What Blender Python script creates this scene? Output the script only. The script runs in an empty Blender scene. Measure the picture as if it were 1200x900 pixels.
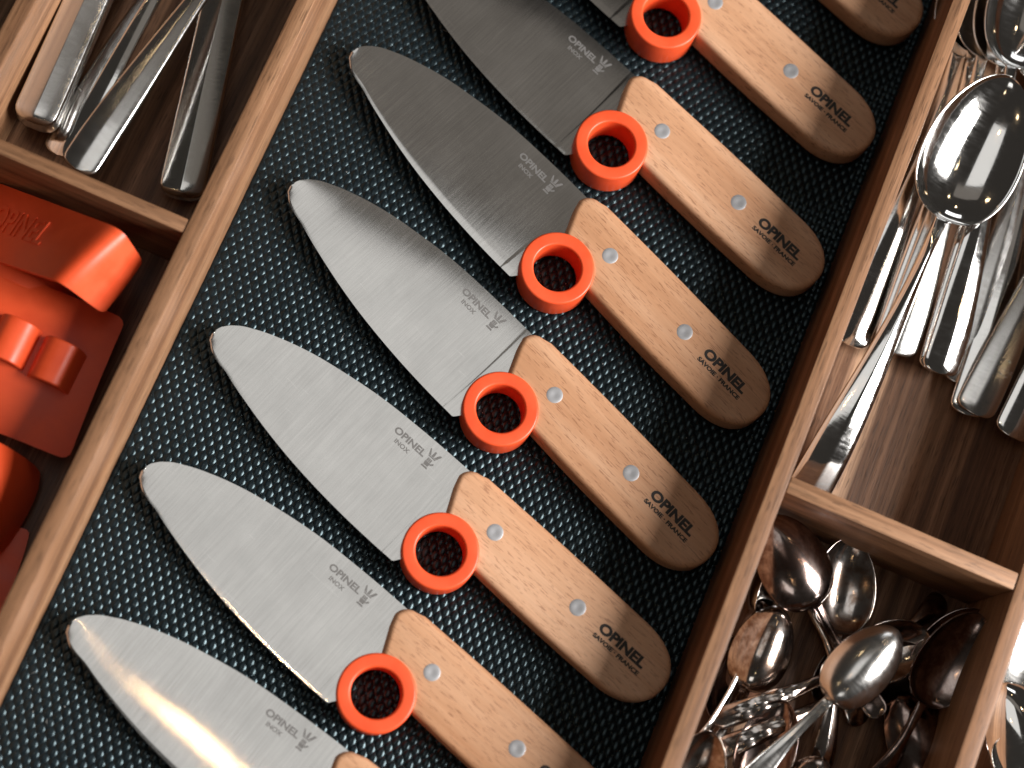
import bpy, bmesh, math, random
import numpy as np
from mathutils import Vector, Matrix
random.seed(7); rng = np.random.default_rng(7)
S = bpy.context.scene
COL = S.collection
R = math.radians
MM = 0.001

# ---------------------------------------------------------------- camera
_o = np.array([-250.0, 510.0]); _v = np.array([3316.0, -7817.0])
_f = math.sqrt(-(_o @ _v))
_n = np.array([*_o, _f]); _n /= np.linalg.norm(_n)
_Y = np.array([*_v, _f]); _Y /= np.linalg.norm(_Y)
AX = np.stack([np.cross(_Y, -_n), _Y, -_n])          # drawer axes seen from the camera (right, down, forward)
CAM = -AX @ np.array([0, 0, 0.71])

def P(px, py, z=0.0):
    """point of the drawer at height z (mm) seen at photograph pixel px, py; returns mm"""
    d = AX @ np.array([px - 600.0, py - 450.0, _f])
    t = (z * MM - CAM[2]) / d[2]
    return Vector((CAM + t * d) / MM)

cam_d = bpy.data.cameras.new('camera'); cam = bpy.data.objects.new('camera', cam_d); COL.objects.link(cam)
M = Matrix((AX @ np.diag([1, -1, -1])).tolist()).to_4x4()
M.translation = Vector(CAM)
cam.matrix_world = M
cam_d.sensor_width = 36; cam_d.lens = _f * 36 / 1200
cam_d.clip_start = 0.01; cam_d.clip_end = 50
cam_d.dof.use_dof = True; cam_d.dof.focus_distance = 0.705; cam_d.dof.aperture_fstop = 4.6
S.camera = cam

# ---------------------------------------------------------------- world and lamps
W = bpy.data.worlds.new('World'); S.world = W; W.use_nodes = True
bg = W.node_tree.nodes['Background']; bg.inputs[0].default_value = (1.0, 0.90, 0.80, 1); bg.inputs[1].default_value = 0.032

def aim(o, target):
    o.rotation_euler = (Vector(target) - o.location).to_track_quat('-Z', 'Y').to_euler()

def area(name, loc, target, sx, sy, radiance, col, spread=180):
    d = bpy.data.lights.new(name, 'AREA'); d.shape = 'RECTANGLE'; d.size = sx; d.size_y = sy
    d.energy = radiance * math.pi * sx * sy; d.color = col; d.spread = R(spread)
    o = bpy.data.objects.new(name, d); COL.objects.link(o); o.location = loc; aim(o, target); return o

area('window_light', (1.53, 0.10, 1.02), (0, 0, 0), 0.85, 0.90, 35.5, (1.0, 0.97, 0.945))
area('ceiling_light', (-0.16, 0.05, 1.55), (-0.16, 0.05, 0), 0.66, 0.84, 0.80, (1.0, 0.985, 0.96))
def bulb(name, loc, r, power, col=(1.0, 0.72, 0.42)):
    d = bpy.data.lights.new(name, 'POINT'); d.energy = power; d.color = col; d.shadow_soft_size = r
    o = bpy.data.objects.new(name, d); COL.objects.link(o); o.location = loc
area('added_far_reflection_light', (0.25, 1.9, 1.2), (0, 0, 0), 0.9, 0.4, 2.2, (0.97, 0.98, 1.0))  # added lamp, no known window here; gives the cutlery something bright to mirror
area('added_near_reflection_light', (0.3, -1.7, 1.25), (0, 0, 0), 0.6, 0.40, 1.5, (1.0, 0.97, 0.93))  # added lamp on the near side, brightens reflections in the spoon bowls
area('added_blade_fill_light', (0.0, 0.66, 1.55), (0.0, 0.66, 0), 1.1, 0.32, 0.15, (1.0, 0.9, 0.8))  # added dim panel, lifts the reflections in the upper knife blades
bulb('lamp_bulb', (-0.160, -0.206, 1.30), 0.004, 0.30, (1.0, 0.60, 0.28))
for k, l in enumerate([(0.75, 0.9, 1.5), (0.2, 1.3, 1.6), (-0.8, 0.8, 1.4), (-0.9, -0.7, 1.5), (0.5, -1.2, 1.6), (1.1, 0.3, 1.7)]):
    bulb('ceiling_bulb', l, 0.02, 0.7)

vs = S.view_settings
S.display_settings.display_device = 'sRGB'
vs.view_transform = 'Standard'; vs.look = 'None'; vs.exposure = 0.0; vs.gamma = 1.0
S.cycles.use_denoising = True
S.cycles.max_bounces = 8; S.cycles.glossy_bounces = 5; S.cycles.sample_clamp_indirect = 8

# ---------------------------------------------------------------- materials
class NT:
    def __init__(s, name):
        s.m = bpy.data.materials.new(name); s.m.use_nodes = True; s.t = s.m.node_tree
        s.b = s.t.nodes['Principled BSDF']
    def n(s, kind, **kw):
        x = s.t.nodes.new(kind)
        for k, v in kw.items():
            if k.startswith('_'): setattr(x, k[1:], v)
            else: x.inputs[k.replace('__', ' ')].default_value = v
        return x
    def l(s, a, b): s.t.links.new(a, b)
    def coords(s, scale, rand=True, kind='Object'):
        tc = s.n('ShaderNodeTexCoord'); mp = s.n('ShaderNodeMapping'); mp.inputs['Scale'].default_value = scale
        src = tc.outputs[kind]
        if rand:
            oi = s.n('ShaderNodeObjectInfo'); mu = s.n('ShaderNodeVectorMath', _operation='SCALE')
            mu.inputs[0].default_value = (0.37, 0.53, 0.71); s.l(oi.outputs['Random'], mu.inputs['Scale'])
            ad = s.n('ShaderNodeVectorMath', _operation='ADD'); s.l(src, ad.inputs[0]); s.l(mu.outputs[0], ad.inputs[1]); src = ad.outputs[0]
        s.l(src, mp.inputs['Vector']); return mp.outputs[0]
    def noise(s, vec, scale=1.0, detail=4, rough=0.6, dist=0.0):
        x = s.n('ShaderNodeTexNoise'); x.inputs['Scale'].default_value = scale; x.inputs['Detail'].default_value = detail
        x.inputs['Roughness'].default_value = rough; x.inputs['Distortion'].default_value = dist; s.l(vec, x.inputs['Vector']); return x.outputs['Fac']
    def ramp(s, fac, stops):
        r = s.n('ShaderNodeValToRGB'); e = r.color_ramp.elements
        while len(e) < len(stops): e.new(0.5)
        for q, (p, c) in zip(e, stops): q.position = p; q.color = (*c, 1) if len(c) == 3 else (c[0],) * 3 + (1,)
        s.l(fac, r.inputs[0]); return r.outputs[0]
    def mix(s, fac, a, b, mode='MIX'):
        x = s.n('ShaderNodeMix', _data_type='RGBA', _blend_type=mode)
        for v, i in ((fac, 0), (a, 6), (b, 7)):
            if isinstance(v, (int, float)): x.inputs[i].default_value = v
            elif isinstance(v, tuple): x.inputs[i].default_value = (*v, 1)
            else: s.l(v, x.inputs[i])
        return x.outputs[2]
    def bump(s, h, strength, dist=0.001):
        x = s.n('ShaderNodeBump'); x.inputs['Strength'].default_value = strength; x.inputs['Distance'].default_value = dist
        s.l(h, x.inputs['Height']); s.l(x.outputs[0], s.b.inputs['Normal'])
    def set(s, **kw):
        for k, v in kw.items():
            i = s.b.inputs[k.replace('__', ' ')]
            if hasattr(v, 'node'): s.l(v, i)
            else: i.default_value = (*v, 1) if isinstance(v, tuple) and len(v) == 3 else v

def one(v): return (v,)

def wood(name, dark, mid, light, rough=0.5, seed=0.0, streak=1.0, pale=None):
    """grain along local Y"""
    m = NT(name)
    big = m.noise(m.coords((38 * streak, 1.6, 38 * streak)), 1.0, 5, 0.62, 0.35)
    base = m.ramp(big, [(0.30, dark), (0.50, mid), (0.70, light)])
    fine = m.noise(m.coords((900, 22, 900)), 1.0, 5, 0.75)
    if pale:                                             # a strip of sapwood running with the grain
        tc = m.n('ShaderNodeTexCoord'); sx = m.n('ShaderNodeSeparateXYZ'); m.l(tc.outputs['Object'], sx.inputs[0])
        w = m.n('ShaderNodeMath', _operation='MULTIPLY_ADD'); m.l(big, w.inputs[0]); w.inputs[1].default_value = 0.012; m.l(sx.outputs[0], w.inputs[2])
        q = m.n('ShaderNodeMapRange'); q.inputs[1].default_value = pale[0]; q.inputs[2].default_value = pale[1]; m.l(w.outputs[0], q.inputs[0])
        base = m.mix(m.ramp(q.outputs[0], [(0.0, one(0)), (0.2, one(0.95)), (0.85, one(0.9)), (1.0, one(0))]), base, (0.60, 0.37, 0.23))
    c = m.mix(0.75, base, m.ramp(fine, [(0.34, one(0.50)), (0.52, one(0.98)), (0.70, one(1.25))]), 'MULTIPLY')
    pores = m.noise(m.coords((2200, 110, 2200)), 1.0, 1, 0.5)
    c = m.mix(m.ramp(pores, [(0.60, one(0)), (0.66, one(0.55))]), c, tuple(x * 0.5 for x in dark))
    m.set(Base__Color=c, Roughness=m.ramp(fine, [(0.2, one(rough - 0.1)), (0.8, one(rough + 0.12))]))
    m.b.inputs['Specular IOR Level'].default_value = 0.4
    m.bump(m.mix(0.5, fine, pores), 0.35, 0.0004)
    return m.m

M_DIV = wood('oak_divider', (0.13, 0.058, 0.026), (0.245, 0.12, 0.058), (0.40, 0.218, 0.116), 0.5, 0, 3.0)
M_WALN = wood('walnut_floor', (0.060, 0.026, 0.013), (0.18, 0.088, 0.046), (0.36, 0.20, 0.115), 0.42, 0, 4.0, (0.113, 0.130))

def beech():
    m = NT('beech_handle')
    big = m.noise(m.coords((7, 90, 60)), 1.0, 4, 0.6, 0.3)
    base = m.ramp(big, [(0.3, (0.52, 0.265, 0.135)), (0.5, (0.61, 0.34, 0.19)), (0.72, (0.685, 0.42, 0.26))])
    fine = m.noise(m.coords((60, 1500, 1500)), 1.0, 3, 0.6)
    c = m.mix(0.35, base, m.ramp(fine, [(0.3, one(0.72)), (0.7, one(1.15))]), 'MULTIPLY')
    fl = m.noise(m.coords((230, 2300, 900)), 1.0, 2, 0.45)
    fk = m.ramp(fl, [(0.60, one(0)), (0.66, one(0.60))])
    c = m.mix(fk, c, (0.25, 0.105, 0.05))
    oi = m.n('ShaderNodeObjectInfo'); c = m.mix(1.0, c, m.ramp(oi.outputs['Random'], [(0.0, (0.86, 0.80, 0.75)), (1.0, (1.07, 1.07, 1.10))]), 'MULTIPLY')
    m.set(Base__Color=c, Roughness=m.ramp(fine, [(0.2, one(0.40)), (0.8, one(0.56))]))
    m.bump(m.mix(0.5, fine, fl), 0.18, 0.0003)
    return m.m
M_BEECH = beech()

def brushed():
    m = NT('brushed_blade_steel')
    fine = m.noise(m.coords((1900, 45, 45)), 1.0, 5, 0.7)
    big = m.noise(m.coords((45, 45, 45)), 1.0, 3, 0.6)
    c = m.mix(0.5, m.ramp(fine, [(0.3, one(0.48)), (0.7, one(0.73))]), m.ramp(big, [(0.3, one(0.51)), (0.7, one(0.70))]))
    scr = m.noise(m.coords((40, 900, 40)), 1.0, 2, 0.5, 2.2)
    c = m.mix(m.ramp(scr, [(0.70, one(0)), (0.74, one(0.22))]), c, (0.92, 0.92, 0.92))
    c = m.mix(1.0, c, (1.0, 0.985, 0.955), 'MULTIPLY')
    m.set(Base__Color=c, Metallic=1.0, Roughness=m.mix(0.5, m.ramp(fine, [(0.3, one(0.065)), (0.7, one(0.10))]), m.ramp(big, [(0.35, one(0.07)), (0.7, one(0.10))])))
    m.set(Anisotropic=1.0)
    tg = m.n('ShaderNodeTangent', _direction_type='UV_MAP', _uv_map='UVMap'); m.l(tg.outputs[0], m.b.inputs['Tangent'])
    m.bump(fine, 0.06, 0.0001)
    return m.m
M_BLADE = brushed()

def plain(name, col, rough, metal=0.0, spec=0.5):
    m = NT(name); m.set(Base__Color=col, Roughness=rough, Metallic=metal); m.b.inputs['Specular IOR Level'].default_value = spec; return m
def plastic():
    m = plain('orange_plastic', (0.78, 0.085, 0.022), 0.42)
    v = m.coords((1400, 1400, 1400)); h = m.noise(v, 1.0, 2, 0.5)
    m.bump(h, 0.06, 0.0002)
    g = m.noise(m.coords((90, 90, 90)), 1.0, 4, 0.6)
    m.set(Base__Color=m.ramp(g, [(0.3, (0.73, 0.075, 0.019)), (0.7, (0.82, 0.098, 0.026))]), Roughness=m.ramp(g, [(0.3, one(0.36)), (0.7, one(0.5))]))
    return m.m
M_ORANGE = plastic()
def rubber():
    m = plain('black_rubber', (0.011, 0.015, 0.018), 0.25, 0, 0.40); m.b.inputs['Specular Tint'].default_value = (0.68, 0.92, 1.0, 1)
    g = m.noise(m.coords((160, 160, 160)), 1.0, 4, 0.7)
    m.set(Roughness=m.ramp(g, [(0.3, one(0.21)), (0.75, one(0.31))]))
    d = m.noise(m.coords((2600, 2600, 2600)), 1.0, 1, 0.5)
    m.set(Base__Color=m.mix(m.ramp(d, [(0.745, one(0)), (0.77, one(0.6))]), (0.006, 0.0095, 0.012), (0.2, 0.2, 0.2)))
    return m.m
M_RUBBER = rubber()
def chrome(name, col, r0, r1, tarnish=None, tcol=None):
    m = NT(name)
    a = m.noise(m.coords((900, 130, 500)), 1.0, 3, 0.7)
    b = m.noise(m.coords((70, 70, 70)), 1.0, 5, 0.65)
    m.set(Base__Color=col, Metallic=1.0, Roughness=m.mix(0.5, m.ramp(a, [(0.35, one(r0)), (0.72, one(r1))]), m.ramp(b, [(0.35, one(r0)), (0.7, one(r1))])))
    if tarnish:
        b2 = m.noise(m.coords((160, 160, 160)), 1.0, 6, 0.7, 0.6)
        k = m.ramp(m.mix(0.5, b, b2), [(tarnish, one(0)), (tarnish + 0.13, one(1))])
        m.set(Roughness=m.mix(k, m.ramp(b2, [(0.3, one(r0)), (0.7, one(r1))]), (0.18, 0.18, 0.18)))
        m.set(Base__Color=m.mix(k, col, tcol))
    m.bump(a, 0.04, 0.0002)
    return m.m
M_CHROME = chrome('polished_steel', (0.80, 0.79, 0.77), 0.03, 0.17)
M_SATIN = chrome('worn_steel', (0.70, 0.69, 0.67), 0.14, 0.30)
M_WORN = chrome('scuffed_steel', (0.66, 0.65, 0.62), 0.09, 0.2)
M_SILVER = chrome('tarnished_silver', (0.56, 0.52, 0.49), 0.07, 0.26, 0.44, (0.24, 0.165, 0.125))
M_DARKSILVER = chrome('dark_tarnished_silver', (0.38, 0.31, 0.285), 0.07, 0.24, 0.42, (0.17, 0.11, 0.09))
M_ALU = plain('aluminium_rivet', (0.40, 0.40, 0.41), 0.5, 0.6).m
M_ETCH = plain('etched_lettering', (0.14, 0.135, 0.13), 0.6).m
M_INK = plain('black_ink', (0.018, 0.013, 0.010), 0.6).m

# ---------------------------------------------------------------- building helpers
def link(name, me, mat=None, parent=None):
    if mat and not me.materials: me.materials.append(mat)
    o = bpy.data.objects.new(name, me); COL.objects.link(o)
    if parent: o.parent = parent
    return o
def mesh(name, V, Fc, smooth=True, k=MM):
    me = bpy.data.meshes.new(name)
    me.from_pydata([tuple(float(c) * k for c in v) for v in V], [], [tuple(f) for f in Fc])
    me.validate(); me.update()
    if smooth:
        me.polygons.foreach_set('use_smooth', [True] * len(me.polygons))
        me.set_sharp_from_angle(angle=R(40))
    return me
def thing(name, label, cat, loc=(0, 0, 0), group=None):
    o = bpy.data.objects.new(name, None); COL.objects.link(o); o.empty_display_size = 0.01
    o.location = Vector(loc) * MM; o['label'] = label; o['category'] = cat
    if group: o['group'] = group
    return o
def recalc(me):
    bm = bmesh.new(); bm.from_mesh(me); bmesh.ops.recalc_face_normals(bm, faces=bm.faces); bm.to_mesh(me); bm.free(); return me
def plank(name, sx, sy, sz, mat, parent, loc, rotz=0.0, bev=0.7):
    """board sx thick, sy long (grain along local Y), sz high, standing on z = loc.z"""
    bm = bmesh.new(); bmesh.ops.create_cube(bm, size=1.0)
    for v in bm.verts: v.co = Vector((v.co.x * sx, v.co.y * sy, (v.co.z + 0.5) * sz)) * MM
    bmesh.ops.bevel(bm, geom=bm.edges[:], offset=bev * MM, segments=2, affect='EDGES', profile=0.6)
    me = bpy.data.meshes.new(name); bm.to_mesh(me); bm.free()
    me.polygons.foreach_set('use_smooth', [True] * len(me.polygons)); me.set_sharp_from_angle(angle=R(50))
    o = link(name, me, mat, parent); o.location = Vector(loc) * MM; o.rotation_euler.z = rotz; return o
def lathe(name, prof, seg=48, closed=True):
    n = len(prof); V = []; Fc = []
    for i in range(seg):
        a = 2 * math.pi * i / seg
        for r, z in prof: V.append((r * math.cos(a), r * math.sin(a), z))
    m = n if closed else n - 1
    for i in range(seg):
        for j in range(m):
            a, b = i * n + j, i * n + (j + 1) % n
            c, d = ((i + 1) % seg) * n + (j + 1) % n, ((i + 1) % seg) * n + j
            Fc.append((a, d, c, b))
    return recalc(mesh(name, V, Fc))
def text_mesh(txt, width, height, offset=0.0):
    """flat lettering, left end at x 0, baseline y 0, fitted to width x cap height (mm); built from the built-in font"""
    c = bpy.data.curves.new('lettering', 'FONT'); c.body = txt; c.size = 1.0; c.offset = offset; c.resolution_u = 4; c.fill_mode = 'FRONT'
    o = bpy.data.objects.new('lettering', c); COL.objects.link(o)
    dg = bpy.context.evaluated_depsgraph_get(); me = bpy.data.meshes.new_from_object(o.evaluated_get(dg))
    bpy.data.objects.remove(o); bpy.data.curves.remove(c)
    X = np.array([v.co[:] for v in me.vertices])
    x0, x1 = X[:, 0].min(), X[:, 0].max(); y0, y1 = X[:, 1].min(), X[:, 1].max()
    V = [((x - x0) / (x1 - x0) * width, (y - y0) / (y1 - y0) * height, 0) for x, y, _ in X]
    Fc = [tuple(p.vertices) for p in me.polygons]
    bpy.data.meshes.remove(me)
    return V, Fc

# ---------------------------------------------------------------- the drawer insert
H = 45.0; FL = -2.0
drawer = thing('drawer_insert', 'brown wooden cutlery drawer divided into compartments by upright boards', 'drawer', (0, 0, FL))
def part(o): o.location.z -= FL * MM; return o
part(plank('floor_board', 640, 760, 9, M_WALN, drawer, (10, 20, FL - 9), 0, 0.4))
for x0, x1 in ((-219.5, -213.0), (-128.6, -122.4), (97.4, 103.9), (192.9, 199.6)):
    part(plank('long_divider', x1 - x0, 720, H, M_DIV, drawer, ((x0 + x1) / 2, 20, FL)) ).scale.z = (H - FL) / H
def cross(x0, x1, y0, y1):
    o = part(plank('cross_divider', y1 - y0, x1 - x0, H - 0.4, M_DIV, drawer, ((x0 + x1) / 2, (y0 + y1) / 2, FL), R(90))); o.scale.z = (H - FL) / H
cross(-212.8, -128.85, -8.0, -2.6); cross(104.1, 192.65, -8.6, -2.1)

# ---------------------------------------------------------------- the rubber mat
mat = thing('anti_slip_mat', 'black rubber drawer mat with small raised diamond studs under the knives', 'mat', (0, 0, FL))
me = bpy.data.meshes.new('sheet')
bs = plank('sheet', 219.2, 620, 1.1, M_RUBBER, mat, (-12.5, 20, 0), 0, 0.3)
def studs():
    ax, by = 3.75, 2.95
    V = []; Fc = []
    prof = [(1.0, 0.0), (0.84, 0.32), (0.64, 0.63), (0.42, 0.86), (0.20, 0.97)]      # diamond rounded towards its top
    nseg = 12
    ang = np.arange(nseg) * 2 * np.pi / nseg
    e = 1.0
    ring = np.stack([np.sign(np.cos(ang)) * np.abs(np.cos(ang)) ** e * ax / 2 * 1.02, np.sign(np.sin(ang)) * np.abs(np.sin(ang)) ** e * by * 1.02], 1)
    rows = int(520 / by)
    for j in range(rows):
        y = -225 + j * by
        off = ax / 2 if j % 2 else 0
        for i in range(59):
            x = -121.2 + off + i * ax
            if x > 96.6: continue
            b = len(V); hh = 0.70 * (1 + rng.normal(0, 0.05)); tx, ty = rng.normal(0, 0.05, 2)
            for r, z in prof:
                for q in ring: V.append((x + q[0] * r + tx * z, y + q[1] * r + ty * z, 0.9 + z * hh))
            V.append((x + tx, y + ty, 0.9 + hh))
            for k in range(len(prof) - 1):
                for s in range(nseg):
                    a0 = b + k * nseg + s; a1 = b + k * nseg + (s + 1) % nseg
                    Fc.append((a0, a1, a1 + nseg, a0 + nseg))
            t = b + (len(prof) - 1) * nseg
            for s in range(nseg): Fc.append((t + s, t + (s + 1) % nseg, len(V) - 1))
    me = bpy.data.meshes.new('studs'); me.from_pydata((np.array(V) * MM).tolist(), [], Fc)
    me.polygons.foreach_set('use_smooth', [True] * len(me.polygons))
    o = link('raised_studs', me, M_RUBBER, mat); o['kind'] = 'stuff'
studs()
def lint():
    V = []; Fc = []
    for k in range(110):
        x, y = rng.uniform(-119, 95), rng.uniform(-205, 225); a = rng.uniform(0, 6.28); l = rng.uniform(.18, .42); w = rng.uniform(.10, .2); b = len(V)
        if k % 4 == 0: l, w = rng.uniform(.8, 1.8), .06
        for u, v, z in ((-l, 0, .0), (0, -w, .02), (l, 0, .05), (0, w, .02), (0, 0, .22)): V.append((x + u * math.cos(a) - v * math.sin(a), y + u * math.sin(a) + v * math.cos(a), 1.62 + z))
        Fc += [(b, b + 1, b + 4), (b + 1, b + 2, b + 4), (b + 2, b + 3, b + 4), (b + 3, b, b + 4), (b + 3, b + 2, b + 1, b)]
    o = link('lint', mesh('lint', V, Fc, False), plain('pale_lint', (0.42, 0.41, 0.39), 0.8).m, mat); o['kind'] = 'stuff'
lint()

# ---------------------------------------------------------------- the knives
SP = np.array([(-127.2, -14.6), (-126.8, -12.2), (-125.6, -9.8), (-122.6, -6.6), (-116.5, -2.9), (-106.5, 1.3), (-94.5, 4.9), (-82, 7.4), (-66, 9.8), (-45, 11.2), (-25, 11.7), (-13, 11.7)])
ED = np.array([(-127.2, -14.6), (-126.6, -16.6), (-125.2, -18.0), (-112.5, -22.3), (-97, -26.0), (-79, -29.2), (-60, -31.2), (-45, -32.0), (-32, -32.2), (-21, -32.1)])
def interp(T, s):
    # monotone cubic through the measured outline
    x, y = T[:, 0], T[:, 1]
    k = int(np.clip(np.searchsorted(x, s) - 1, 0, len(x) - 2))
    d = np.gradient(y, x); h = x[k + 1] - x[k]; t = np.clip((s - x[k]) / h, 0, 1)
    if k == 0: return y[0] + (y[1] - y[0]) * math.sqrt(t)
    return (2*t**3 - 3*t**2 + 1) * y[k] + (t**3 - 2*t**2 + t) * h * d[k] + (-2*t**3 + 3*t**2) * y[k+1] + (t**3 - t**2) * h * d[k+1]
BZ = 7.0
def half_thick(s, n):
    sp, ed = interp(SP, s), (interp(ED, s) if s < -21 else -32.1)
    v = np.clip((n - ed) / max(sp - ed, 0.01), 0, 1)
    taper = np.clip((s + 130) / 60, 0.35, 1) ** 0.5
    plunge = -25.9 + 0.7 * math.sin(v * 3)
    g = 0.10 + 0.82 * taper * (1 - (1 - v) ** 1.75)
    if v < 0.035: g *= 0.35 + 0.65 * v / 0.035
    w = np.clip((s - plunge) / 0.8 + 0.5, 0, 1); w = w * w * (3 - 2 * w)
    return g + 0.10 * w * min(1, 3 * (1 - v) + 0.2)
def blade_mesh():
    u = np.concatenate([-127.2 + 5.2 * np.linspace(0, 1, 11) ** 2, np.linspace(-121, -28.5, 62), np.linspace(-28, -21, 22)])
    tv = np.concatenate([[0, 0.012, 0.035], np.linspace(0.07, 1, 22)]); nv = len(tv)
    V = []; Fc = []; UV = {}
    for sgn in (1, -1):
        for s in u:
            a, b = interp(ED, s), interp(SP, s)
            for t in tv:
                n = a + (b - a) * t
                V.append((s, n, BZ + sgn * half_thick(s, n)))
    nu = len(u); off = nu * nv
    for i in range(nu - 1):
        for j in range(nv - 1):
            a = i * nv + j; Fc.append((a, a + nv, a + nv + 1, a + 1)); a += off; Fc.append((a, a + 1, a + nv + 1, a + nv))
        for j in (0, nv - 1):
            a = i * nv + j; q = (a, a + off, a + off + nv, a + nv); Fc.append(q if j == 0 else q[::-1])
    for j in range(nv - 1):
        a = (nu - 1) * nv + j; Fc.append((a, a + off, a + off + 1, a + 1))
    def prism(poly):
        b = len(V); m = len(poly)
        for sg in (1, -1):
            for p in poly: V.append((*p, BZ + sg * half_thick(min(p[0], -21.01), p[1])))
        Fc.append(tuple(range(b, b + m))); Fc.append(tuple(range(b + 2 * m - 1, b + m - 1, -1)))
        for i in range(m): j = (i + 1) % m; Fc.append((b + i, b + m + i, b + m + j, b + j))
    prism([(-21, 11.7), (-21, -16.5), (-19.2, -12.2), (-16, -9.2), (-13, -7.4), (-13, 11.7)])
    prism([(-21, -20.0), (-21, -32.1), (-20.4, -31.6), (-17.4, -27.2), (-19.8, -24.2)])
    me = mesh('blade', V, Fc); recalc(me)
    uv = me.uv_layers.new(name='UVMap')
    for lp in me.loops: c = me.vertices[lp.vertex_index].co; uv.data[lp.index].uv = (c.x * 10, c.y * 10)
    me.polygons.foreach_set('use_smooth', [True] * len(me.polygons)); me.set_sharp_from_angle(angle=R(25))
    return me
def arc(cx, cy, rx, ry, a0, a1, n, p=2.0):
    out = []
    for i in range(n + 1):
        a = R(a0 + (a1 - a0) * i / n); c, s = math.cos(a), math.sin(a)
        out.append((cx + rx * math.copysign(abs(c) ** (2 / p), c), cy + ry * math.copysign(abs(s) ** (2 / p), s)))
    return out
RC = (-10.0, -18.6)
def handle_mesh():
    pts = []
    pts += arc(*RC, 11.4, 11.4, 122, 17, 16)                 # notch that takes the ring
    pts += [(6.5, -15.3)] + [(x, -15.3 - 0.5 * math.sin((x - 6) / 60 * 3.0)) for x in np.linspace(12, 58, 9)]
    pts += arc(62, -1.0, 21.0, 14.5, -88, 88, 30, 2.25)
    pts += [(x, 13.5 + 0.35 * math.sin((60 - x) / 75 * 3.1)) for x in np.linspace(56, -15, 13)]
    pts += arc(-17.6, 6.9, 6.2, 5.7, 95, 178, 9)
    pts += [(-22.6, 3.2), (-20.5, -1.2), (-18.6, -5.2), (-17.4, -7.6)]
    Pq = np.array(pts)
    # outward normals (outline runs counter-clockwise apart from the notch)
    d = np.roll(Pq, -1, 0) - np.roll(Pq, 1, 0); d /= np.linalg.norm(d, axis=1)[:, None]
    N = np.stack([d[:, 1], -d[:, 0]], 1)
    area_ = 0.5 * np.sum(Pq[:, 0] * np.roll(Pq[:, 1], -1) - np.roll(Pq[:, 0], -1) * Pq[:, 1])
    if area_ < 0: N = -N
    Q2 = np.roll(Pq, -1, 0); lim = np.full(len(Pq), 99.0)
    for i in range(len(Pq)):                             # stop the rounding where the piece is too narrow for it
        for j in range(len(Pq)):
            if j in (i, (i - 1) % len(Pq)): continue
            a, b = Pq[j] - Pq[i], Q2[j] - Pq[i]; dn = -N[i]
            ca, cb = dn[0] * a[1] - dn[1] * a[0], dn[0] * b[1] - dn[1] * b[0]
            if ca * cb < 0:
                x = a + (b - a) * ca / (ca - cb); h_ = x @ dn
                if h_ > 0.05: lim[i] = min(lim[i], 0.4 * h_)
    r = 2.3; T = 14.0; rows = []
    for a in np.linspace(0, 90, 6): rows.append((4.6 * (1 - math.sin(R(a))), 4.2 * (1 - math.cos(R(a)))))
    rows += [(0, z) for z in (6.0, 9.0)]
    for a in np.linspace(0, 90, 6): rows.append((r * (1 - math.cos(R(a))), T - r + r * math.sin(R(a))))
    V = []; Fc = []; m = len(Pq)
    for ins, z in rows:
        for p, n_, l_ in zip(Pq, N, lim): V.append((*(p - n_ * min(ins, l_)), z))
    for k in range(len(rows) - 1):
        for i in range(m): j = (i + 1) % m; Fc.append((k * m + i, k * m + j, (k + 1) * m + j, (k + 1) * m + i))
    Fc.append(tuple(range(m))[::-1]); Fc.append(tuple(range((len(rows) - 1) * m, len(rows) * m)))
    me = mesh('handle', V, Fc); recalc(me)
    me.polygons.foreach_set('use_smooth', [True] * len(me.polygons)); me.set_sharp_from_angle(angle=R(35)); return me
def on_blade(V, dz=0.05): return [(x, y, BZ + half_thick(x, y) + dz) for x, y, _ in V]
def flat_lettering(txt, x, y, w, h, z, off):
    V, Fc = text_mesh(txt, w, h, off); return [(a + x, b + y, z) for a, b, _ in V], Fc
def emblem(cx, y0, w, h):
    """small hand under a three-pointed crown"""
    V = []; Fc = []
    def poly(p): b = len(V); V.extend([(cx + a * w, y0 + c * h, 0) for a, c in p]); Fc.append(tuple(range(b, b + len(p))))
    poly([(-.30, 0), (.30, 0), (.26, .09), (-.26, .09)])                      # cuff
    poly([(-.20, .13), (.20, .13), (.27, .34), (-.27, .34)])                  # palm
    for a in (-.22, -.075, .07): poly([(a, .355), (a + .12, .355), (a + .12, .54), (a, .54)])
    poly([(.29, .22), (.50, .38), (.42, .45), (.27, .33)])                    # thumb
    poly([(-.34, .60), (.34, .60), (.36, .66), (-.36, .66)])                  # crown band
    for a in (-.33, -.07, .19): poly([(a - .06, .68), (a + .17, .68), (a + .25 * (a + .07) / .26 + .13, .97), (a + .25 * (a + .07) / .26 + .05, 1.0), (a + .2 * (a + .07) / .26 - .03, .96)])
    return V, Fc

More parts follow.
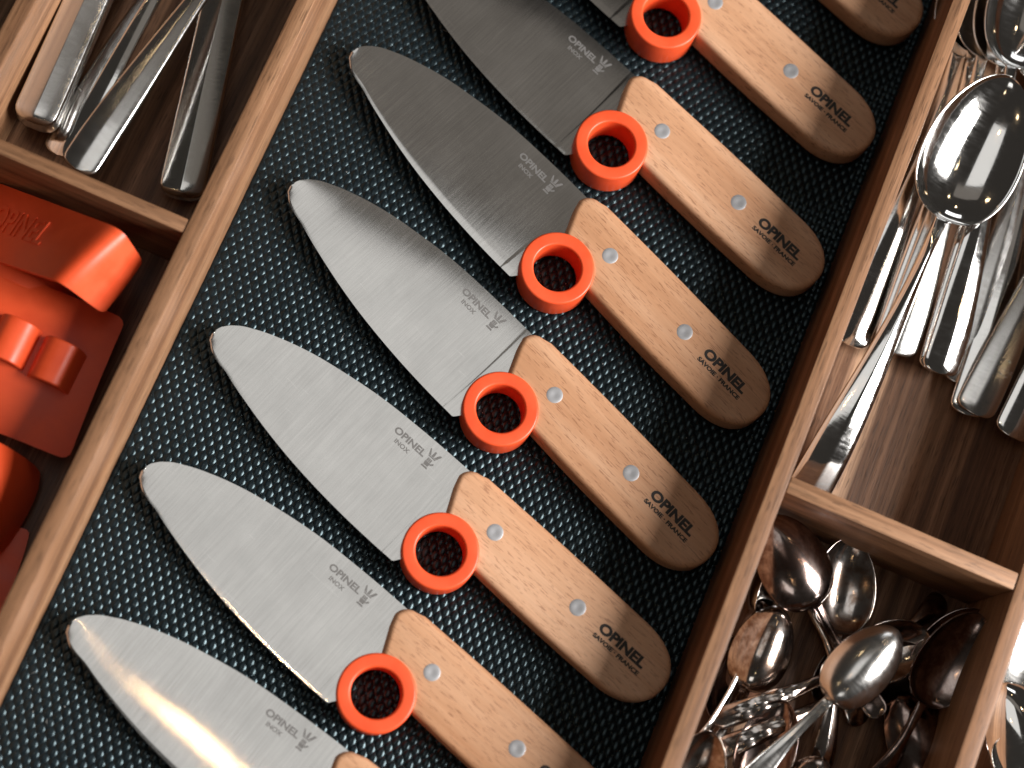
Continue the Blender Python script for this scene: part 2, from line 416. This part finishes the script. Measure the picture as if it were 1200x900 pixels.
me_blade = blade_mesh(); me_handle = handle_mesh()
def rounded_ring(ri, ro, h, r):
    pr = []
    for cx, cz, a0 in ((ro - r, r, -90), (ro - r, h - r, 0), (ri + r, h - r, 90), (ri + r, r, 180)):
        for k in range(6): a = R(a0 + 18 * k); pr.append((cx + r * math.cos(a), cz + r * math.sin(a)))
    return pr
me_ring = lathe('finger_ring', rounded_ring(9.1, 14.2, 15.2, 0.9), 72)
me_rivet = lathe('rivet', [(0.0001, 0.02), (0.7, 0.03), (1.2, 0.10), (2.0, 0.12), (2.85, 0.11), (3.1, 0.02), (3.15, -1.5), (0.0001, -1.5)], 32)
V, Fc = flat_lettering('OPINEL', -53.2, 3.6, 14.6, 2.75, 0, 0.035); me_t1 = mesh('engraved_name', on_blade(V), Fc, False)
V, Fc = flat_lettering('INOX', -50.4, 0.7, 6.8, 1.75, 0, 0.028); me_t2 = mesh('engraved_steel_mark', on_blade(V), Fc, False)
V, Fc = emblem(-35.9, 1.2, 4.8, 7.4); me_t3 = mesh('engraved_emblem', on_blade(V), Fc, False)
V, Fc = flat_lettering('OPINEL', 51.0, -1.3, 21.3, 4.2, 14.06, 0.05); me_t4 = mesh('printed_name', V, Fc, False)
V, Fc = flat_lettering('SAVOIE · FRANCE', 51.0, -4.1, 21.6, 1.75, 14.06, 0.05); me_t5 = mesh('printed_origin', V, Fc, False)
def make_knife(label, loc, ang):
    t = thing('kitchen_knife', label, 'knife', loc, 'kitchen knives in a row on the mat'); t.rotation_euler.z = R(ang)
    b = link('blade', me_blade, M_BLADE, t)
    for n, m in (('engraved_name', me_t1), ('engraved_steel_mark', me_t2), ('engraved_emblem', me_t3)): link(n, m, M_ETCH, b)
    h = link('handle', me_handle, M_BEECH, t)
    for n, m in (('printed_name', me_t4), ('printed_origin', me_t5)): link(n, m, M_INK, h)
    for x in (0.0, 40.5): rv = link('rivet', me_rivet, M_ALU, h); rv.location = (x * MM, 0, 14.0 * MM)
    g = link('finger_ring', me_ring, M_ORANGE, t); g.location = (RC[0] * MM, RC[1] * MM, 0)
    return t
def copy_tree(o, parent=None):
    c = o.copy(); COL.objects.link(c)
    if parent: c.parent = parent
    for ch in o.children: copy_tree(ch, c)
    return c
KN = [  # rivet point x, y, angle, label
    (15.6, 228.0, -21.0, 'topmost kitchen knife, only its rounded beech handle end showing at the top edge'),
    (14.8, 172.1, -20.7, 'kitchen knife second from the top, its orange ring at the edge, blade mostly cut off'),
    (15.1, 112.9, -21.2, 'kitchen knife third from the top, darkest blade, its tip cut off by the top edge'),
    (15.1, 57.7, -23.6, 'kitchen knife fourth from the top, brownish grey blade with its whole tip in view'),
    (16.0, -1.1, -23.2, 'kitchen knife fifth from the top, in the middle, ring just left of the photo centre'),
    (15.2, -57.5, -19.4, 'kitchen knife sixth from the top, pale blade, handle end beside the tarnished spoons'),
    (13.7, -113.0, -18.7, 'kitchen knife second from the bottom, its handle cut by the bottom edge at the lettering'),
    (15.0, -166.3, -15.2, 'lowest kitchen knife with a bright lamp streak along its blade, handle out of view'),
]
k0 = None
for x, y, a, lab in KN:
    if k0 is None: k0 = o = make_knife(lab, (x, y, 0.2), a)
    else: o = copy_tree(k0)
    o.location = Vector((x, y, 0.25)) * MM; o.rotation_euler.z = R(a); o['label'] = lab

# ---------------------------------------------------------------- spoons and other cutlery
def sm(a, b, x): t = np.clip((x - a) / (b - a), 0, 1); return t * t * (3 - 2 * t)
def spoon_grid(L, Lb, W, We, Wn, depth, th, ridge, arch, drop, ornate=False):
    """handle end at x 0, bowl tip at x L; returns verts, faces, index of the first bowl station"""
    s0 = L - Lb
    st = np.concatenate([1.0 * np.array([0, .15, .5, 1.1, 2.0, 3.2, 5.0]), np.linspace(7.5, s0 - 1, 30), s0 + Lb * 0.5 * (1 - np.cos(np.linspace(0.05, np.pi, 34)))])
    tt = np.array([-1, -.93, -.8, -.6, -.4, -.2, -.06, .06, .2, .4, .6, .8, .93, 1.0])
    V = []; per = 2 * len(tt) + 2; nb = 0
    for i, s in enumerate(st):
        re = 5.0
        he = We / 2 * (1 - max(0.0, 1 - s / re) ** 2.6) ** (1 / 2.6) if s < re else We / 2
        k = sm(2, s0 - 12, s); hw = he * (1 - k) + (Wn / 2) * k
        u = np.clip((s - s0) / Lb, 0, 1); ue = u ** 0.80
        sh = max(0.0, 1 - abs(2 * ue - 1) ** 2.05) ** 0.55
        bw = W / 2 * sh
        if s >= s0:
            lo = Wn / 2 * (1 - sm(0.0, 0.5, u)); hw = (hw ** 4 * (1 - sm(0, .35, u)) + bw ** 4) ** 0.25 if u < 0.5 else bw
        hw = max(hw, 0.02)
        if s < s0 : nb = i + 1
        D = depth * sh ** 1.25 if s >= s0 else 0.0
        zc = arch * math.sin(np.clip(s / s0, 0, 1) * math.pi) - drop * (1 - sm(0, s0 * 0.16, s)) + 0.0
        rg = ridge * (1 - sm(s0 - 14, s0 + 2, s)) * min(1, s / 4 + .1)
        thk = th * (1.0 if s >= s0 else 1.35) * (0.55 + 0.45 * min(1, s / 3)) * (1 - 0.35 * sm(0.9, 1, u))
        top = []; bot = []
        for t in tt:
            zz = zc - D * (1 - t * t) + rg * (1 - abs(t)) - (0.5 * (abs(t) ** 6) if s < s0 else 0)
            if ornate and 6 < s < s0 * 0.52: zz += 1.0 * abs(math.sin(s * 0.45)) * (0.3 + 0.7 * abs(math.cos(t * 4.2 + s * 0.3)))
            top.append((s, hw * t, zz)); bot.append((s, hw * t * 0.985, zz - thk * (0.62 + 0.38 * (1 - t * t)) - (rg * (1 - abs(t)) if s < s0 else 0)))
        rr = thk * 0.22
        loop = top + [(s, hw + min(rr, hw * .4), (top[-1][2] + bot[-1][2]) / 2)] + bot[::-1] + [(s, -hw - min(rr, hw * .4), (top[0][2] + bot[0][2]) / 2)]
        V += loop
    Fc = []; n = len(st)
    for i in range(n - 1):
        for j in range(per):
            a, b = i * per + j, i * per + (j + 1) % per; Fc.append((a, b, b + per, a + per))
    Fc.append(tuple(range(per))[::-1]); Fc.append(tuple(range((n - 1) * per, n * per)))
    return np.array(V), Fc, nb * per
def split_build(root, V, Fc, cut, mat, names=('handle', 'bowl')):
    me = recalc(mesh('whole', V, Fc)); nrm = np.array([v.normal[:] for v in me.vertices])
    fcs = [tuple(p.vertices) for p in me.polygons]; bpy.data.meshes.remove(me)
    for nm, keep in zip(names, (lambda f: min(f) < cut - 30 and max(f) < cut + 0, lambda f: True)):
        fs = [f for f in fcs if (max(f) < cut) == (nm == names[0])]
        if not fs: continue
        used = sorted({i for f in fs for i in f}); mp = {o: k for k, o in enumerate(used)}
        m = bpy.data.meshes.new(nm); m.from_pydata((V[used] * MM).tolist(), [], [tuple(mp[i] for i in f) for f in fs])
        m.polygons.foreach_set('use_smooth', [True] * len(m.polygons))
        m.normals_split_custom_set_from_vertices([tuple(nrm[i]) for i in used])
        link(nm, m, mat, root)
def orient(o, A, B, roll=0.0, at='tip', L=0):
    A = Vector(A); B = Vector(B); x = (B - A).normalized()
    z = Vector((0, 0, 1)); y = z.cross(x).normalized(); z = x.cross(y)
    m = Matrix((x, y, z)).transposed() @ Matrix.Rotation(R(roll), 3, 'X')
    o.matrix_world = Matrix.Translation(A * MM) @ m.to_4x4()
def spoon(label, A, B, mat, roll=0, W=32, Lb=None, We=14, Wn=4.2, depth=7, th=1.3, ridge=0.9, arch=3, drop=2.0, group=None, name='teaspoon', cat='spoon', ornate=False):
    A, B = Vector(A), Vector(B); L = (B - A).length; Lb = Lb or W * 1.55
    t = thing(name, label, cat, (0, 0, 0), group)
    V, Fc, cut = spoon_grid(L, Lb, W, We, Wn, depth, th, ridge, arch, drop, ornate)
    split_build(t, V, Fc, cut, mat); orient(t, A, B, roll); return t
def knife_handle(label, A, B, wid, hgt, mat, ridge=0.35, taper=0.75, roll=0, group=None):
    """thick table-knife handle, rounded end at A; the far end runs out of the picture and carries its blade"""
    A, B = Vector(A), Vector(B); L = (B - A).length; Lt = L
    t = thing('table_knife', label, 'knife', (0, 0, 0), group)
    half = [(.04, 1 + ridge), (.5, 1 + ridge * .46), (.86, 1 + ridge * .04), (.95, .96), (.99, .86), (1, .7), (1, .35), (.97, .16), (.9, .04), (.8, 0)]
    sec = half + [(-y, z) for y, z in half[::-1]]; per = len(sec)
    V = []; Fc = []; st = np.concatenate([[0, .2, .7, 1.5, 2.6, 4, 6], np.linspace(9, Lt, 24)])
    for s in st:
        e = (1 - max(0, 1 - s / 6.0) ** 2.6) ** (1 / 2.6); k = 1 - (1 - taper) * s / Lt
        for y, z in sec: V.append((s, y * wid / 2 * k * max(e, .05), hgt * (0.5 + (z - 0.5) * (0.5 + 0.5 * e))))
    n = len(st)
    for i in range(n - 1):
        for j in range(per): a, b = i * per + j, i * per + (j + 1) % per; Fc.append((a, b, b + per, a + per))
    Fc.append(tuple(range(per))[::-1]); Fc.append(tuple(range((n - 1) * per, n * per)))
    link('handle', recalc(mesh('handle', V, Fc)), mat, t)
    w = wid * taper * 1.1; bl = 95
    V = [(Lt + a, b, hgt / 2 + c) for a, b, c in ((-.5, -w/2, 1), (-.5, w/2, 1), (bl*.8, w/2, .8), (bl, w*.1, .5), (bl*.9, -w/2, .3), (-.5, -w/2, -1), (-.5, w/2, -1), (bl*.8, w/2, -.8), (bl, w*.1, -.5), (bl*.9, -w/2, -.3))]
    Fc = [(0, 4, 3, 2, 1), (5, 6, 7, 8, 9)] + [(i, (i + 1) % 5, (i + 1) % 5 + 5, i + 5) for i in range(5)]
    link('blade', recalc(mesh('blade', V, Fc, False)), mat, t)
    orient(t, A, B, roll); return t

GL = 'cutlery handles in the upper left compartment'
knife_handle('thick steel knife handle with rounded end lying along the wall in the upper left corner', P(40, 154, 8), P(192, -190, 8), 17.0, 11, M_SATIN, 0.14, 0.9, 3, GL)
spoon('slim steel spoon handle crossing on top, upper left, its wide end at the cross divider', P(88, 196, 30), P(385, -215, 20), M_SATIN, 0, 34, 54, 13.5, 5.5, 7, 1.5, 0.7, 2, 1.5, GL, 'table_spoon')
spoon('shiny spoon handle lying under the slim crossing handle with its end at the cross divider', P(66, 180, 8), P(330, -245, 6), M_CHROME, -12, 34, 54, 15, 5.5, 7, 1.5, 0.9, 3, 1.5, GL, 'table_spoon')
knife_handle('ridged steel knife handle next to the long divider, standing apart on the right', P(212, 236, 4), P(300, -170, 4), 17.5, 6, M_WORN, 0.30, 0.85, 0, GL)

GT = 'polished spoons in the upper right compartment'
spoon('large shiny spoon lying on top with its mirror bowl beside the right long divider', P(944, 585, 3), P(1186, 90, 42), M_CHROME, 7, 40, 61, 16.5, 4.6, 8.5, 1.4, 1.7, 5, 1.0, GT, 'table_spoon')
TS = [  # end pixel, z end, tip pixel, z tip, roll, material, label
    ((997, 404), 6, (1170, -66), 22, 10, M_CHROME, 'shiny spoon at the far left of the handle row, half hidden by the long divider'),
    ((1047, 410), 6, (1176, -70), 19, 4, M_CHROME, 'shiny spoon under the large one, second handle end from the divider, lower of two stacked'),
    ((1052, 414), 11, (1190, -66), 25, 6, M_SATIN, 'satin spoon stacked second from the long divider, its handle beside the large spoon handle'),
    ((1100, 436), 6, (1204, -60), 24, 4, M_CHROME, 'shiny spoon lower of the stacked pair in the middle of the handle row'),
    ((1104, 438), 11, (1218, -60), 30, 9, M_CHROME, 'mirror polished spoon handle in the middle of the row, upper of its stacked pair'),
    ((1136, 486), 3, (1262, -20), 12, 0, M_CHROME, 'spoon whose rounded end peeks out below the scratched broad handle'),
    ((1128, 450), 3, (1256, -30), 14, 0, M_SATIN, 'scratched slim spoon handle running behind the broad handle, near the right edge'),
    ((1142, 484), 10, (1330, 60), 16, 0, M_SATIN, 'scratched broad spoon handle at right with its end lying lowest on the wood'),
    ((1188, 512), 9, (1360, 70), 14, 4, M_CHROME, 'spoon handle cut by the right edge of the photo beside the scratched broad handle'),
]
for e, ze, t_, zt, ro, mt, lab in TS:
    spoon(lab, P(*e, ze), P(*t_, zt), mt, ro, 32, 50, 15.5, 4.4, 7, 1.3, 1.0, 3, 1.5, GT)

GU = 'tarnished spoons in the lower right compartment'
def tsp(lab, e, ze, t_, zt, mt, roll=0, W=24, Lb=36, We=9, depth=6, **kw):
    return spoon(lab, P(*e, ze), P(*t_, zt), mt, roll, W, Lb, We, 3.4, depth, 1.1, 0.5, 3, 1.0, GU, **kw)
tsp('tarnished teaspoon with only its rim showing beneath the brown spoon back in the corner', (1010, 850), 1, (902, 600), 6, M_SILVER, 0)
tsp('hollow teaspoon with bright rim beside the brown spoon back, its handle running straight down', (962, 905), 3, (998, 630), 12, M_SILVER, 8, 25)
tsp('brown tarnished teaspoon lying face down at the corner of long and cross divider', (1030, 838), 6, (897, 606), 24, M_DARKSILVER, 180, 27, 38)
tsp('blackened teaspoon face down with a patchy bowl, left above the two ornate handles', (838, 890), 4, (914, 711), 14, M_SILVER, 180, 22, 33)
tsp('thin teaspoon leaning on edge along the long divider with a bright curved handle', (822, 872), 10, (925, 640), 8, M_CHROME, 60, 20, 30, 7)
tsp('ornate teaspoon handle with raised scrolls, upper of the two that cross the tarnished pile', (838, 846), 13, (1090, 744), 12, M_SILVER, 6, 22, 30, 8, ornate=True)
tsp('ornate teaspoon handle with raised scrolls, lower of the two that cross the tarnished pile', (842, 880), 11, (1088, 768), 8, M_SILVER, 6, 22, 30, 8, ornate=True)
tsp('concave teaspoon with dark purple bowl and pale rim at the bottom edge', (835, 1040), 6, (920, 821), 18, M_DARKSILVER, -10, 21, 34)
tsp('teaspoon bowl reflecting wood, cut by the bottom edge in the lower left corner', (770, 1040), 4, (834, 857), 20, M_SILVER, 10, 22, 34)
tsp('pale grey teaspoon face down on top of the tarnished pile, handle towards the bottom edge', (868, 925), 16, (1052, 738), 26, M_SATIN, 180, 22.5, 36)
tsp('dark teaspoon with thin bright rim behind the brown concave spoon at right', (1000, 960), 2, (1152, 716), 14, M_DARKSILVER, -8, 28, 40)
tsp('brown concave teaspoon with a curved handle at right, a lamp glinting in its bowl', (1010, 935), 8, (1150, 720), 26, M_DARKSILVER, 14, 25, 39)
tsp('dark teaspoon lying face down at the bottom under the brown concave one', (1130, 975), 1, (1050, 812), 6, M_DARKSILVER, 180, 26, 38)
tsp('teaspoon bowl back just showing at the bottom edge below the pale grey spoon', (870, 1060), 3, (965, 888), 14, M_SILVER, 180, 24, 36)

tsp('dark teaspoon hollow side up under the ornate handles, nearest the long divider', (900, 700), 1, (842, 850), 5, M_DARKSILVER, 0, 23, 35)
tsp('tarnished teaspoon handle lying on the wood behind the pale grey spoon, pointing at the corner', (1108, 700), 0, (955, 820), 4, M_SILVER, 0, 22, 33)

GR = 'spoons beyond the far right divider'
spoon('shiny spoon with dark bowl behind the far right divider', P(1262, 1010, 6), P(1172, 800, 14), M_CHROME, 180, 30, 46, 14, 4.4, 7, 1.3, 1.0, 3, 1.5, GR)
spoon('pale broad spoon handle standing in the far right corner compartment', P(1178, 905, 10), P(1238, 700, 6), M_SATIN, 0, 30, 46, 14, 4.4, 7, 1.3, 1.0, 3, 1.5, GR)
spoon('shiny spoon lying lowest at the bottom right corner of the photo', P(1290, 960, 12), P(1165, 872, 16), M_CHROME, 0, 26, 40, 14, 4.4, 7, 1.3, 1.0, 3, 1.5, GR)

# ---------------------------------------------------------------- orange finger guards
def sheet(rows, th, name='plate', nu=24, nv=24, rc=0.12, fold=None):
    """smooth shell through rows of control points (list of rows of Vectors), thickened"""
    C = np.array([[list(p) for p in r] for r in rows])
    def bez(c, t):
        c = [np.array(x) for x in c]
        while len(c) > 1: c = [c[i] * (1 - t) + c[i + 1] * t for i in range(len(c) - 1)]
        return c[0]
    U = np.linspace(0, 1, nu); Vv = np.linspace(0, 1, nv); G = np.zeros((nu, nv, 3))
    for i, u in enumerate(U):
        for j, v in enumerate(Vv):
            # round the corners of the sheet
            du, dv = min(u, 1 - u), min(v, 1 - v); uu, v2 = u, v
            if du < rc and dv < rc:
                a, b = 1 - du / rc, 1 - dv / rc; m = max(a, b); h = math.hypot(a, b) or 1; k = m / h
                uu = (rc - rc * a * k) if u < .5 else 1 - (rc - rc * a * k); v2 = (rc - rc * b * k) if v < .5 else 1 - (rc - rc * b * k)
            if fold:
                pts = np.array([bez(r, v2) for r in C]); kn = np.array(fold[0])
                G[i, j] = np.mean([[np.interp(uu + q, kn, pts[:, c]) for c in range(3)] for q in np.linspace(-1, 1, 9) * min(fold[1], uu, 1 - uu)], axis=0)
            else: G[i, j] = bez([bez(r, v2) for r in C], uu)
    gu = np.gradient(G, axis=0); gv = np.gradient(G, axis=1); N = np.cross(gu, gv); N /= np.linalg.norm(N, axis=2)[..., None] + 1e-9
    if N[..., 2].mean() < 0: N = -N
    V = list(G.reshape(-1, 3)) + list((G - N * th).reshape(-1, 3)); Fc = []; o = nu * nv
    for i in range(nu - 1):
        for j in range(nv - 1): a = i * nv + j; Fc.append((a, a + 1, a + nv + 1, a + nv)); Fc.append((a + o, a + nv + o, a + nv + 1 + o, a + 1 + o))
    for i in range(nu - 1):
        for j in (0, nv - 1): a = i * nv + j; Fc.append((a, a + nv, a + nv + o, a + o))
    for j in range(nv - 1):
        for i in (0, nu - 1): a = i * nv + j; Fc.append((a, a + 1, a + 1 + o, a + o))
    me = recalc(mesh(name, V, Fc))
    return me, G, N
def arch_strip(x0, x1, y0, y1, z0, h, th, name='finger_loop', sl=0.0):
    V = []; Fc = []; n = 18
    for k in range(n + 1):
        a = math.pi * (1 - k / n); c, s = math.cos(a), math.sin(a)
        xm, hw = (x0 + x1) / 2, (x1 - x0) / 2
        for r in (0, th):
            x = xm + (hw - r) * math.copysign(abs(c) ** .75, c); z = z0 + (h - r) * abs(s) ** .8
            for y in (y0, y1): V.append((x, y + sl * (x - xm), z))
    for k in range(n):
        b = k * 4
        for i, j in ((0, 1), (1, 3), (3, 2), (2, 0)): Fc.append((b + i, b + j, b + 4 + j, b + 4 + i))
    Fc += [(0, 1, 3, 2), (n * 4, n * 4 + 2, n * 4 + 3, n * 4 + 1)]
    me = recalc(mesh(name, V, Fc)); return me
GO = 'orange finger guards in the lower left compartment'
def bevelled(o, w=0.5):
    b = o.modifiers.new('round', 'BEVEL'); b.width = w * MM; b.segments = 2; b.limit_method = 'ANGLE'; b.angle_limit = R(50)
# folded guard on top, embossed lettering on its shaded face
tA = thing('finger_guard', 'orange finger guard folded like a roof with raised lettering, nearest the cross divider', 'finger guard', (0, 0, 0), GO)
rows = [[P(-8, 212, 4), P(-26, 252, 5), P(-45, 292, 4)], [P(142, 268, 49), P(104, 298, 52), P(70, 330, 48)], [P(168, 306, 33), P(146, 340, 32), P(121, 368, 31)]]
meA, G, N = sheet(rows, 1.8, 'plate', 40, 20, 0.05, ((0, 0.72, 1), 0.07)); link('plate', meA, M_ORANGE, tA)
V, Fc = text_mesh('OPINEL', 1, 1, 0.0)
def emboss(txt, u0, u1, v0, v1, th):
    V, Fc = text_mesh(txt, 1, 1, 0.012); out = []
    nu, nv = G.shape[:2]
    for x, y, _ in V:
        a = (u0 + (u1 - u0) * x) * (nu - 1); b = (v0 + (v1 - v0) * y) * (nv - 1); i, j = int(a), int(b); fa, fb = a - i, b - j
        g = (G[i, j] * (1 - fa) + G[i + 1, j] * fa) * (1 - fb) + (G[i, j + 1] * (1 - fa) + G[i + 1, j + 1] * fa) * fb
        out.append((g, N[i, j]))
    W_ = [tuple(g + n * th) for g, n in out] + [tuple(g - n * 0.3) for g, n in out]; k = len(out); F2 = [tuple(f) for f in Fc]
    ed = {}
    for f in Fc:
        for i in range(len(f)): e = (f[i], f[(i + 1) % len(f)]); ed[e] = 1
    for (a, b) in list(ed):
        if (b, a) not in ed: F2.append((a, b, b + k, a + k))
    return mesh('raised_lettering', W_, F2, False)
link('raised_lettering', emboss('OPINEL', 0.10, 0.44, 0.62, 0.26, 0.6), M_ORANGE, tA)
x0 = P(-40, 330, 18); x1 = P(78, 346, 18)
lp = link('finger_loop', arch_strip(x0.x, x1.x, x1.y - 4, x1.y + 5, 3, 17, 1.8, 'finger_loop', 0), M_ORANGE, tA); bevelled(lp)
# flat guard with two loops
tC = thing('finger_guard', 'flat orange finger guard with two finger loops on top, in the middle of its compartment', 'finger guard', (0, 0, 0), GO)
a, b, c, d = P(-42, 300, 17), P(148, 374, 15), P(80, 540, 15), P(-112, 466, 17)
mid = lambda p, q, dz: (p + q) / 2 + Vector((0, 0, dz))
rows = [[a, mid(a, b, 6), b], [mid(a, d, 8), (a + b + c + d) / 4 + Vector((0, 0, 12)), mid(b, c, 5)], [d, mid(c, d, 6), c]]
meC, _, _ = sheet(rows, 2.0, 'plate', 26, 26, 0.06); link('plate', meC, M_ORANGE, tC)
p = P(92, 432, 24); q = P(40, 414, 24)
wl = p.x - q.x
for k in range(2):
    xr = p.x - k * (wl + 0.8)
    lo = link('finger_loop', arch_strip(xr - wl, xr, p.y - 9.5 + 1.2 * k, p.y + 6.5 + 1.2 * k, 15, 14, 1.8, 'finger_loop', 0), M_ORANGE, tC); bevelled(lo)
# curved guard at the bottom left, and a shaded one under it
tD = thing('finger_guard', 'orange curved finger guard at the left edge of the photo below the flat one', 'finger guard', (0, 0, 0), GO)
rows = [[P(-130, 470, 6), P(-60, 490, 40), P(-8, 508, 44), P(46, 548, 4)], [P(-150, 540, 16), P(-70, 560, 52), P(0, 570, 50), P(54, 580, 2)], [P(-170, 620, 6), P(-100, 640, 40), P(-40, 655, 44), P(0, 652, 2)]]
meD, _, _ = sheet(rows, 2.0, 'plate', 22, 26, 0.1); link('plate', meD, M_ORANGE, tD)
tE = thing('finger_guard', 'deeply shaded orange finger guard lying lowest, half under the curved one at the left edge', 'finger guard', (0, 0, 0), GO)
rows = [[P(-140, 610, 0), P(-60, 620, 4), P(36, 618, 0)], [P(-160, 660, 1), P(-70, 665, 5), P(26, 668, 0)], [P(-180, 720, 0), P(-90, 730, 4), P(-8, 735, -1)]]
meE, _, _ = sheet(rows, 1.8, 'plate', 18, 18, 0.08); link('plate', meE, M_ORANGE, tE)
